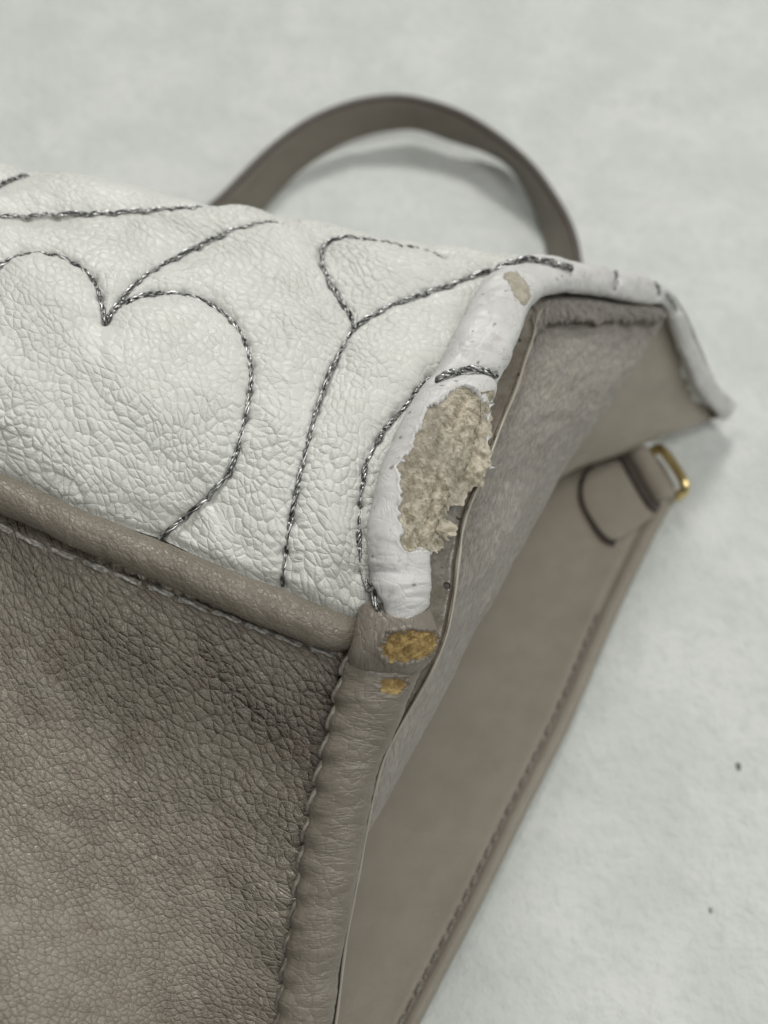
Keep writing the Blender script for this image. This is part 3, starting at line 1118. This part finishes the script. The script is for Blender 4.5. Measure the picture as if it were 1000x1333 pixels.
# ------------------------------------------------------------------ taupe binding, collar
BIN = [(462, 838, 556, 846, 124.6), (452, 862, 550, 868, 124.4), (440, 900, 535, 905, 124.2), (431, 945, 514, 955, 124.2), (417, 1000, 494, 1000, 124),
       (404, 1060, 480, 1062, 124), (392, 1130, 466, 1130, 123.6), (381, 1200, 453, 1200, 123.2), (371, 1270, 441, 1270, 122.8),
       (362, 1333, 430, 1333, 122.2), (340, 1500, 402, 1500, 121), (310, 1800, 370, 1800, 119)]
bg_, bn, bq = ribbon(BIN, 0.2 * MM, [2.3, 2.5, 2.5, 2.4, 2.3, 2.2, 2.1, 2.1, 2.1, 2.1, 2.1, 2.1], 110, 2.3)
buv = tube_uv(bg_)
bpx = proj(bg_)
lob = 0.20 * np.cos((bpx[..., 1] + 8) / 36.5 * 2 * np.pi) * np.exp(-((np.cos(bq)[None] + 0.8) / 0.3) ** 2)
crs = 0.06 * fbm(np.stack([buv[..., 0] * 1.0 + 0.5 * noise(buv * 0.3, 9), buv[..., 1] * 0.16], -1), 3, 311)
bg2 = bg_ + bn * (lob + crs + 0.12 * fbm(buv * 0.2, 2, 315))[..., None] * MM
BW = [(497, 884), (508, 880), (519, 884), (530, 882), (529, 894), (524, 902), (510, 905), (495, 904), (494, 893)]
bnz = np.stack([fbm(bpx[..., :2] * 0.2, 3, 320), fbm(bpx[..., :2] * 0.2, 3, 324)], -1)
bm = inside(BW, bpx[..., :2] + bnz * 3.5) & (np.sin(bq)[None] > 0)
bsoft = blur(bm, 3)
bg2 = bg2 + bn * np.where(bm, -0.35 * bsoft + 0.25 * np.abs(fbm(bpx[..., :2] * 0.3, 3, 328)), np.clip(bsoft * 0.4, 0, .2))[..., None] * MM
F = grid_faces(bg2.shape[0], bg2.shape[1], True)
V = bg2.reshape(-1, 3)
U = buv.reshape(-1, 2)
bmf = bm.reshape(-1)[F].all(1)
binding = sub('edge_binding', ~bmf, M['binding'], bag)
binding['label'] = 'taupe leather binding folded over the front edge'
ow = sub('worn_patch', bmf, M['ochre'], bag)
ow['label'] = 'small ochre worn spot below the collar'

COL = [(468, 796, 556, 786, 125.0), (466, 806, 562, 800, 124.2), (462, 822, 569, 822, 123.6), (458, 838, 570, 838, 123.4), (455, 850, 561, 852, 123.6), (456, 860, 546, 868, 124.6)]
cg, cn_, cq = ribbon(COL, 0.10 * MM, [2.0, 2.4, 2.7, 2.75, 2.65, 2.2], 150, 2.6)
cuv = tube_uv(cg)
cpx = proj(cg)
CW = [(500, 826), (512, 822), (524, 820), (545, 819), (562, 820), (575, 828), (575, 845), (560, 856), (545, 860), (530, 864), (508, 865), (500, 858), (494, 848), (498, 838)]
cnz = np.stack([fbm(cpx[..., :2] * 0.2, 3, 340), fbm(cpx[..., :2] * 0.2, 3, 344)], -1)
cm = inside(CW, cpx[..., :2] + cnz * 4.5) & ((np.sin(cq)[None] > -0.1) | (np.cos(cq)[None] > 0.6))
csoft = blur(cm, 5)
cfib = 0.28 * np.abs(fbm(np.stack([cpx[..., 0] * 0.06 + cpx[..., 1] * 0.10, cpx[..., 1] * 0.30 + cpx[..., 0] * 0.16], -1), 4, 350))
ch = 0.15 * fbm(cuv * 0.3, 3, 348) + np.where(cm, -0.30 * csoft + cfib, np.clip(csoft * 0.5, 0, .25))
cg2 = cg + cn_ * ch[..., None] * MM
F = grid_faces(cg2.shape[0], cg2.shape[1], True)
V = cg2.reshape(-1, 3)
U = cuv.reshape(-1, 2)
cmf = cm.reshape(-1)[F].all(1)
collar = sub('corner_tab', ~cmf, M['collar'], bag)
collar['label'] = 'taupe leather collar wrapped round the corner of the rim'
cw = sub('worn_patch', cmf, M['ochre'], bag)
cw['label'] = 'ochre worn patch of bare fibre on the corner collar'
c_bvh = bvh_of(np.concatenate([cg2, cg2[:, :1]], 1)[::2, ::2])
fuzz('leather_fibres', c_bvh, [(502, 828), (524, 822), (560, 822), (568, 832), (560, 852), (530, 862), (506, 862), (497, 848)], 420, 0.2, 0.8, M['ochre'], cw, ang=-0.6, rad=0.03)

# binding stitches: short loops drawn round the edge
b_bvh = bvh_of(np.concatenate([bg2, bg2[:, :1]], 1)[::3, ::3])
ln = curve([(457, 842), (445, 880), (436, 915), (429, 950), (416, 1000), (403, 1060), (391, 1130), (380, 1200), (370, 1270), (361, 1333), (345, 1440)], 1.0)
L = np.concatenate([[0], np.cumsum(np.linalg.norm(np.diff(ln, axis=0), axis=1))])
pos = np.arange(4, L[-1], 37.0)
for a in pos:
    i0 = int(np.searchsorted(L, a))
    i1 = int(np.searchsorted(L, min(a + 35, L[-1])))
    if i1 - i0 < 10:
        continue
    p0, p1 = ln[i0], ln[i1 - 1]
    A = Vector(P((p0[0] + 4, p0[1], 124.2)))
    B = Vector(P((p1[0] - 3, p1[1], 124.4)))
    n = (CAMP - A).normalized()
    put_stitch(ST_TAUPE, A, B, (n + Vector((-0.7, 0, 0))).normalized(), binding, wid=0.9)

# ------------------------------------------------------------------ glossy painted edge strip inside the rim
E = [(715, 392, 153), (700, 412, 149.5), (694, 440, 146), (684, 470, 143), (671, 510, 139.5), (655, 548, 136), (632, 610, 132), (606, 675, 129), (598, 725, 128), (592, 775, 127.5),
     (583, 822, 127), (568, 862, 126.8), (545, 905, 126.8), (520, 948, 126.8), (500, 988, 126.6), (486, 1040, 126.4), (477, 1085, 126.2), (463, 1160, 125.6),
     (450, 1230, 125.0), (437, 1333, 124), (409, 1500, 123), (380, 1800, 121)]
C0 = [(690, 372, 150), (676, 400, 146), (660, 430, 142.5), (640, 465, 139.5), (620, 505, 136), (600, 545, 133), (580, 600, 130), (556, 665, 128), (540, 715, 127), (535, 765, 126.5),
      (530, 810, 126.5), (520, 855, 126), (500, 900, 126), (480, 945, 126), (465, 988, 126), (452, 1040, 126), (445, 1085, 125.6), (432, 1160, 125.2),
      (420, 1230, 124.6), (408, 1333, 123.6), (380, 1500, 122.5), (350, 1800, 120.5)]
E, C0 = np.array(E, float), np.array(C0, float)
ew = E - C0
rows = [C0, C0 + ew * 0.55 + [0, 0, .35], C0 + ew * 0.86 + [0, 0, .45], C0 + ew * 0.95 + [0, 0, -0.2], E + [0, 0, 0.15], E + [-3, 0, 1.6], E * 0.6 + C0 * 0.4 + [0, 0, 4.0]]
eg = P(loft([cr(r, np.linspace(0, len(E) - 1, 260)) for r in rows], np.arange(260), np.linspace(0, 6, 60)))
euv = mmuv(eg)
eg = eg + grid_normals(eg) * (0.10 * fbm(euv * 0.35, 3, 401))[..., None] * MM
facing = grid_obj('painted_edge', eg, M['edge_paint'], bag, uv=euv)
facing['label'] = 'glossy taupe painted edge just inside the rim'

M['varnish'] = mat_plain('varnish_bead_highlight', (0.42, 0.385, 0.325), 0.22)  # varnish bead whose pale colour includes the highlight along its edge
bead = curve(P(E), 0.6 * MM)
bead = bead + np.array([0, -CP, SP]) * 0.25 * MM
bT = np.gradient(bead, axis=0)
bT /= np.linalg.norm(bT, axis=1, keepdims=True)
bS = np.cross(bT, np.array([0, -CP, SP]))
bS /= np.linalg.norm(bS, axis=1, keepdims=True)
bN = np.cross(bS, bT)
qq = np.linspace(0, 2 * np.pi, 10, endpoint=False)
rad = (0.17 + 0.05 * noise(np.stack([np.arange(len(bead)) * 0.35, 0 * np.arange(len(bead))], -1), 5))[:, None, None] * MM
bead_o = tube_obj('edge_bead', bead[:, None] + (bS[:, None] * np.cos(qq)[None, :, None] + bN[:, None] * np.sin(qq)[None, :, None]) * rad, M['varnish'], facing)

# ------------------------------------------------------------------ inside of the bag
LIN = [
    [(600, 352, 153), (665, 366, 153), (705, 384, 155.5), (755, 382, 160), (805, 392, 166), (845, 398, 172), (862, 404, 176)],
    [(585, 390, 152), (660, 400, 152), (702, 404, 156), (752, 404, 161), (804, 407, 166.5), (840, 411, 171), (857, 418, 174.5)],
    [(560, 430, 149), (635, 437, 149), (695, 424, 150.5), (745, 425, 156), (795, 424, 163), (830, 424, 169), (852, 431, 172.5)],
    [(520, 520, 141), (600, 530, 141), (655, 520, 141.5), (702, 512, 147), (750, 505, 154), (785, 505, 161), (800, 512, 165)],
    [(480, 640, 134), (550, 650, 134), (612, 640, 133.5), (650, 628, 138), (695, 615, 146), (728, 605, 154), (744, 603, 159)],
    [(440, 780, 130), (500, 790, 130), (572, 790, 130), (600, 782, 133), (628, 770, 139), (650, 757, 146), (660, 752, 150)],
    [(400, 950, 129), (440, 960, 129), (500, 965, 129), (516, 958, 131), (537, 948, 136), (552, 936, 141), (560, 928, 145)],
    [(350, 1150, 128), (385, 1150, 128), (430, 1150, 128.2), (440, 1143, 130), (446, 1136, 133), (450, 1127, 136), (455, 1115, 139)],
    [(300, 1340, 127), (330, 1340, 127), (360, 1340, 127.5), (372, 1335, 129), (382, 1330, 131), (388, 1325, 134), (395, 1315, 137)],
]
# the fold rolls over and runs back under itself
LIN = [r + [(r[-1][0] - 4, r[-1][1] + 2, r[-1][2] + 3.0), (r[-1][0] - 45, r[-1][1] - 2, r[-1][2] + 8)] for r in LIN]
us = np.concatenate([np.linspace(0, 6, 220)[:-1], np.linspace(6, 8, 30)])
vs = np.concatenate([np.linspace(0, 2, 70)[:-1], np.linspace(2, 8, 260)])
lg = P(loft(LIN, us, vs))
luv = mmuv(lg)
ln_ = grid_normals(lg)
vv = vs[:, None]
hem = 0.9 * np.exp(-((vv - 1.0) / 0.55) ** 2) - 1.3 * np.exp(-((vv - 2.0 - 0.10 * noise(luv * np.array([0.5, 0]), 7)) / 0.22) ** 2)
hem = hem * np.exp(-np.clip(us[None, :] - 5.7, 0, 9) ** 2 * 8)
lg = lg + ln_ * (hem + 0.8 * fbm(luv * 0.06, 3, 411) + 0.10 * fbm(luv * 0.5, 3, 415) * (1 + 1.6 * np.exp(-((vv - 1.2) / 0.8) ** 2)))[..., None] * MM
lining = grid_obj('lining', lg, M['lining'], bag, uv=luv)
lining['label'] = 'napped grey-taupe lining hanging from the rim, folded inwards'

HT = [(688, 400, 150.2), (700, 391, 151.5), (722, 386, 154), (755, 386, 158), (805, 394, 164.5), (845, 400, 170.5), (868, 408, 175)]
HB = [(698, 440, 148.8), (706, 426, 151.2), (724, 419, 154), (755, 419, 158.5), (805, 418, 165), (842, 417, 170.5), (862, 421, 174.5)]
HT, HB = np.array(HT, float), np.array(HB, float)
hw = HB - HT
rows = [HT + [0, 0, 1], HT + hw * 0.2 + [0, 0, -0.9], HT + hw * 0.55 + [0, 0, -1.7], HT + hw * 0.9 + [0, 0, -1.5], HB + [0, 1, -0.6], HB + [0, -2, 0.8]]
mg = loft([cr(r, np.linspace(0, 6, 200)) for r in rows], np.arange(200), np.linspace(0, 5, 50))
tt = np.linspace(0, 5, 50)[:, None]
xx = np.broadcast_to(np.linspace(0, 60, 200)[None], mg.shape[:2])
mg[..., 1] += np.clip(tt - 2, 0, 2) / 2 * 3.5 * fbm(np.stack([xx, 0 * xx], -1), 3, 441)
mg[..., 2] -= 0.35 * fbm(np.stack([xx * 0.6, tt + 0 * xx], -1), 3, 445) + 0.2 * fbm(np.stack([xx * 2.0, 3 * tt + 0 * xx], -1), 2, 447)
hem_o = grid_obj('lining_hem', P(mg), M['lining'], bag)
hem_o['label'] = 'frayed hem of the lining under the far rim'

FL = [
    [(868, 402, 178), (885, 440, 185), (905, 485, 193), (925, 520, 200), (944, 547, 205)],
    [(850, 425, 179), (862, 470, 185), (880, 510, 193), (900, 538, 198), (925, 551, 202)],
    [(800, 490, 176), (815, 520, 183), (835, 545, 190), (855, 562, 194), (872, 565, 197)],
    [(745, 560, 174), (765, 575, 182), (785, 585, 187), (800, 588, 190), (815, 586, 193)],
    [(690, 620, 172), (710, 625, 179), (722, 622, 183), (735, 615, 187), (748, 606, 190)],
    [(620, 690, 170), (640, 690, 176), (650, 680, 180), (660, 665, 184), (670, 650, 188)],
]
FL = [r + [(r[-1][0] - 6, r[-1][1] - 6, r[-1][2] + 2.0), (r[-1][0] - 40, r[-1][1] - 25, r[-1][2] + 5)] for r in FL]
gg = P(loft(FL, np.linspace(0, 6, 110), np.linspace(0, 5, 110)))
guv = mmuv(gg)
gg = gg + grid_normals(gg) * (0.9 * fbm(guv * 0.07, 2, 421))[..., None] * MM
inner = grid_obj('inner_side_flap', gg, M['smooth'], bag, uv=guv)
inner['label'] = 'smooth taupe inner flap in the far corner of the opening'

# back wall lying on the cloth
BE = [(876, 650), (846, 708), (802, 800), (764, 890), (733, 960), (682, 1062), (622, 1185), (553, 1318), (500, 1420), (400, 1620), (310, 1800)]
BE = [(852, 590), (866, 608), (878, 634)] + BE


def off(p, dx, dy, z):
    return G(p[0] + dx, p[1] + dy, z)


prof = [(-620, -120, 1.2), (-420, -80, 1.5), (-240, -40, 2.4), (-120, -20, 2.6), (-50, -8, 2.0), (-30, -5, 1.9), (-22, -4, 1.5), (-14, -2, 2.1), (-6, 0, 2.2), (-1, 0, 1.5), (1, 1, 0.4), (-6, 0, -0.4)]
rows = [[off(p, dx, dy, z) for p in BE] for dx, dy, z in prof]
hg = P(loft(rows, np.linspace(0, len(BE) - 1, 260), np.linspace(0, len(prof) - 1, 120)))
huv = mmuv(hg)
hg[..., 2] += (0.6 * fbm(huv * 0.04, 2, 431) * np.clip(np.linspace(9, -2, 120), 0, 1)[:, None]) * MM
back = grid_obj('back_panel', hg, M['smooth'], bag, uv=huv)
back['label'] = 'smooth taupe inside of the back wall lying on the cloth'
h_bvh = bvh_of(hg)
sl = seats_on([h_bvh], [(p[0] - 21, p[1] - 3) for p in BE[5:]], 2.0, 0.02)
stitch_run(sl, 2.35, 0.05, ST_SMALL, back, wid=1.15, jitter=0.05)

# strap tab and ring at the back corner
tab_px = [(838, 588), (812, 596), (784, 604), (766, 612), (758, 632), (760, 655), (772, 678), (788, 698), (802, 703), (822, 692), (846, 674), (868, 654), (862, 630), (850, 606)]
tc = curve(tab_px + [tab_px[0]], 4.0)[:-1]
cenp = tc.mean(0)


def slab(name, outline, z0, z1, mat, parent, dome=0.3):
    n = len(outline)
    c = outline.mean(0)
    rings = [(1.0, z0), (1.02, z0 * .5 + z1 * .5), (0.985, z1 - 0.1), (0.93, z1), (0.6, z1 + dome * .7), (0.25, z1 + dome)]
    V = []
    for sfac, z in rings:
        for q in outline:
            w = c + (q - c) * sfac
            V.append(P(G(w[0], w[1], z)))
    F = []
    for r in range(len(rings) - 1):
        for i in range(n):
            F.append((r * n + i, r * n + (i + 1) % n, (r + 1) * n + (i + 1) % n, (r + 1) * n + i))
    me = bpy.data.meshes.new(name)
    V.append(P(G(c[0], c[1], z1 + dome)))
    k = (len(rings) - 1) * n
    me.from_pydata([tuple(v) for v in V], [], F + [(k + i, k + (i + 1) % n, len(V) - 1) for i in range(n)])
    uvl = me.uv_layers.new(name='UVMap')
    for l in me.loops:
        v = V[l.vertex_index]
        uvl.data[l.index].uv = (v[0] * 1000, v[1] * 1000)
    return link(name, me, mat, parent)


tab = slab('strap_tab', tc, 2.0, 4.2, M['smooth'], bag)
tab['label'] = 'rounded taupe leather tab holding the ring'


def tube(name, pts, r, mat, parent, ns=12, closed=False, step=0.4, flat=1.0):
    c = curve(np.asarray(pts, float), step * MM)
    T = np.gradient(c, axis=0)
    T /= np.linalg.norm(T, axis=1, keepdims=True)
    up = np.array([0, 0, 1.0])
    S = np.cross(T, up)
    S /= np.linalg.norm(S, axis=1, keepdims=True) + 1e-12
    Nn = np.cross(S, T)
    q = np.linspace(0, 2 * np.pi, ns, endpoint=False)
    g = c[:, None] + (S[:, None] * np.cos(q)[None, :, None] + Nn[:, None] * np.sin(q)[None, :, None] * flat) * r * MM
    return tube_obj(name, g, mat, parent)


edge_line = [P(G(x, y, 3.3)) for x, y in ((772, 611), (761, 628), (760, 652), (772, 677), (788, 698), (802, 705))]
tube('painted_edge', edge_line, 0.85, M['dark_edge'], tab)
# fold of the tab round the ring: dark strip painting in the crease's shade, then the roll
tube('crease_shade', [P(G(x, y, 4.6)) for x, y in ((814, 594), (822, 612), (834, 634), (848, 655), (858, 662))], 1.0, M['dark_edge'], tab, flat=0.5)
tube('ring_loop', [P(G(x, y, 4.6)) for x, y in ((830, 588), (840, 604), (852, 626), (866, 650))], 2.0, M['smooth'], tab, flat=0.9)
ring_pts = []
c0, c1 = P(G(846, 592, 4.2)), P(G(880, 642, 3.8))
ax = (c1 - c0)
for a in np.linspace(0, 2 * np.pi, 41):
    ca, sa = math.cos(a), math.sin(a)
    e = 0.6
    u = math.copysign(abs(ca) ** e, ca) * 0.55
    v = math.copysign(abs(sa) ** e, sa)
    ring_pts.append((c0 + c1) / 2 + ax * u + np.array([0.0009, 0.0003, 0.0017]) * v + np.array([0.0008, 0.0003, 0.0]))
ring_obj = tube('ring', ring_pts, 0.85, M['gold'], bag, ns=16)
ring_obj['label'] = 'brass ring at the strap tab'

# strap: stands on edge on the cloth in an arch behind the bag
so = [(330, 395), (262, 330), (258, 290), (297, 250), (350, 197), (400, 160), (450, 138), (500, 128), (545, 131), (600, 149), (650, 180), (690, 215), (720, 255), (742, 295), (752, 335), (752, 380), (730, 440)]
si = [(350, 440), (312, 370), (318, 310), (350, 262), (398, 216), (440, 190), (475, 176), (508, 169), (545, 168), (590, 183), (632, 196), (664, 215), (688, 252), (704, 290), (713, 330), (714, 375), (700, 440)]
O = np.array([G(x, y, 9.5) for x, y in so])
I = np.array([G(x, y, 0.4) for x, y in si])
O, I = P(O), P(I)
O, I = cr(O, np.linspace(0, 16, 260)), cr(I, np.linspace(0, 16, 260))
T = np.gradient((O + I) / 2, axis=0)
T /= np.linalg.norm(T, axis=1, keepdims=True)
D = O - I
nn = np.cross(T, D)
nn /= np.linalg.norm(nn, axis=1, keepdims=True)
q = np.linspace(0, 2 * np.pi, 40, endpoint=False)
cs = np.sign(np.cos(q)) * np.abs(np.cos(q)) ** 0.35
sn = np.sign(np.sin(q)) * np.abs(np.sin(q)) ** 0.6
sg = ((O + I) / 2)[:, None] + D[:, None] * (0.5 * cs)[None, :, None] + nn[:, None] * (1.05 * MM * sn)[None, :, None]
strap = tube_obj('strap', sg, M['strap'], bag)
top_e = sg[:, 0] + np.array([0, 0, 0.0001])
tube('strap_edge', top_e[::4], 0.75, M['dark_edge'], strap, ns=8, step=1.0)
strap['label'] = 'narrow taupe leather strap arching over the cloth behind the bag'

# ------------------------------------------------------------------ lint on the cloth
cloth_bvh = bvh_of(np.stack([X, Y, Z], -1))
for (x, y, r, lab) in ((961, 998, 0.55, 'tiny dark grey speck of lint on the white cloth at the right edge'),
                       (925, 1185, 0.38, 'fainter grey speck of lint on the white cloth, nearer the lower right corner')):
    cpos = np.array(pick([cloth_bvh], x, y)[0]) + np.array([0, 0, r * 0.3 * MM])
    V, F = [], []
    nr, ns = 7, 9
    for i in range(nr + 1):
        for j in range(ns):
            th, ph = math.pi * i / nr, 2 * math.pi * j / ns
            rr = r * (1 + 0.3 * float(noise(np.array([i * 0.9, j * 0.9 % 5, r]), 5)))
            V.append(tuple(cpos + np.array([rr * 0.7 * math.sin(th) * math.cos(ph), rr * 1.1 * math.sin(th) * math.sin(ph), rr * 0.45 * math.cos(th)]) * MM))
    for i in range(nr):
        for j in range(ns):
            F.append((i * ns + j, i * ns + (j + 1) % ns, (i + 1) * ns + (j + 1) % ns, (i + 1) * ns + j))
    o = link('lint_speck', quads('lint_speck', V, F), M['lint'] if r > 0.5 else M['pale_lint'])
    o['label'] = lab
    o['category'] = 'lint'
    o['group'] = 'lint specks on the cloth'
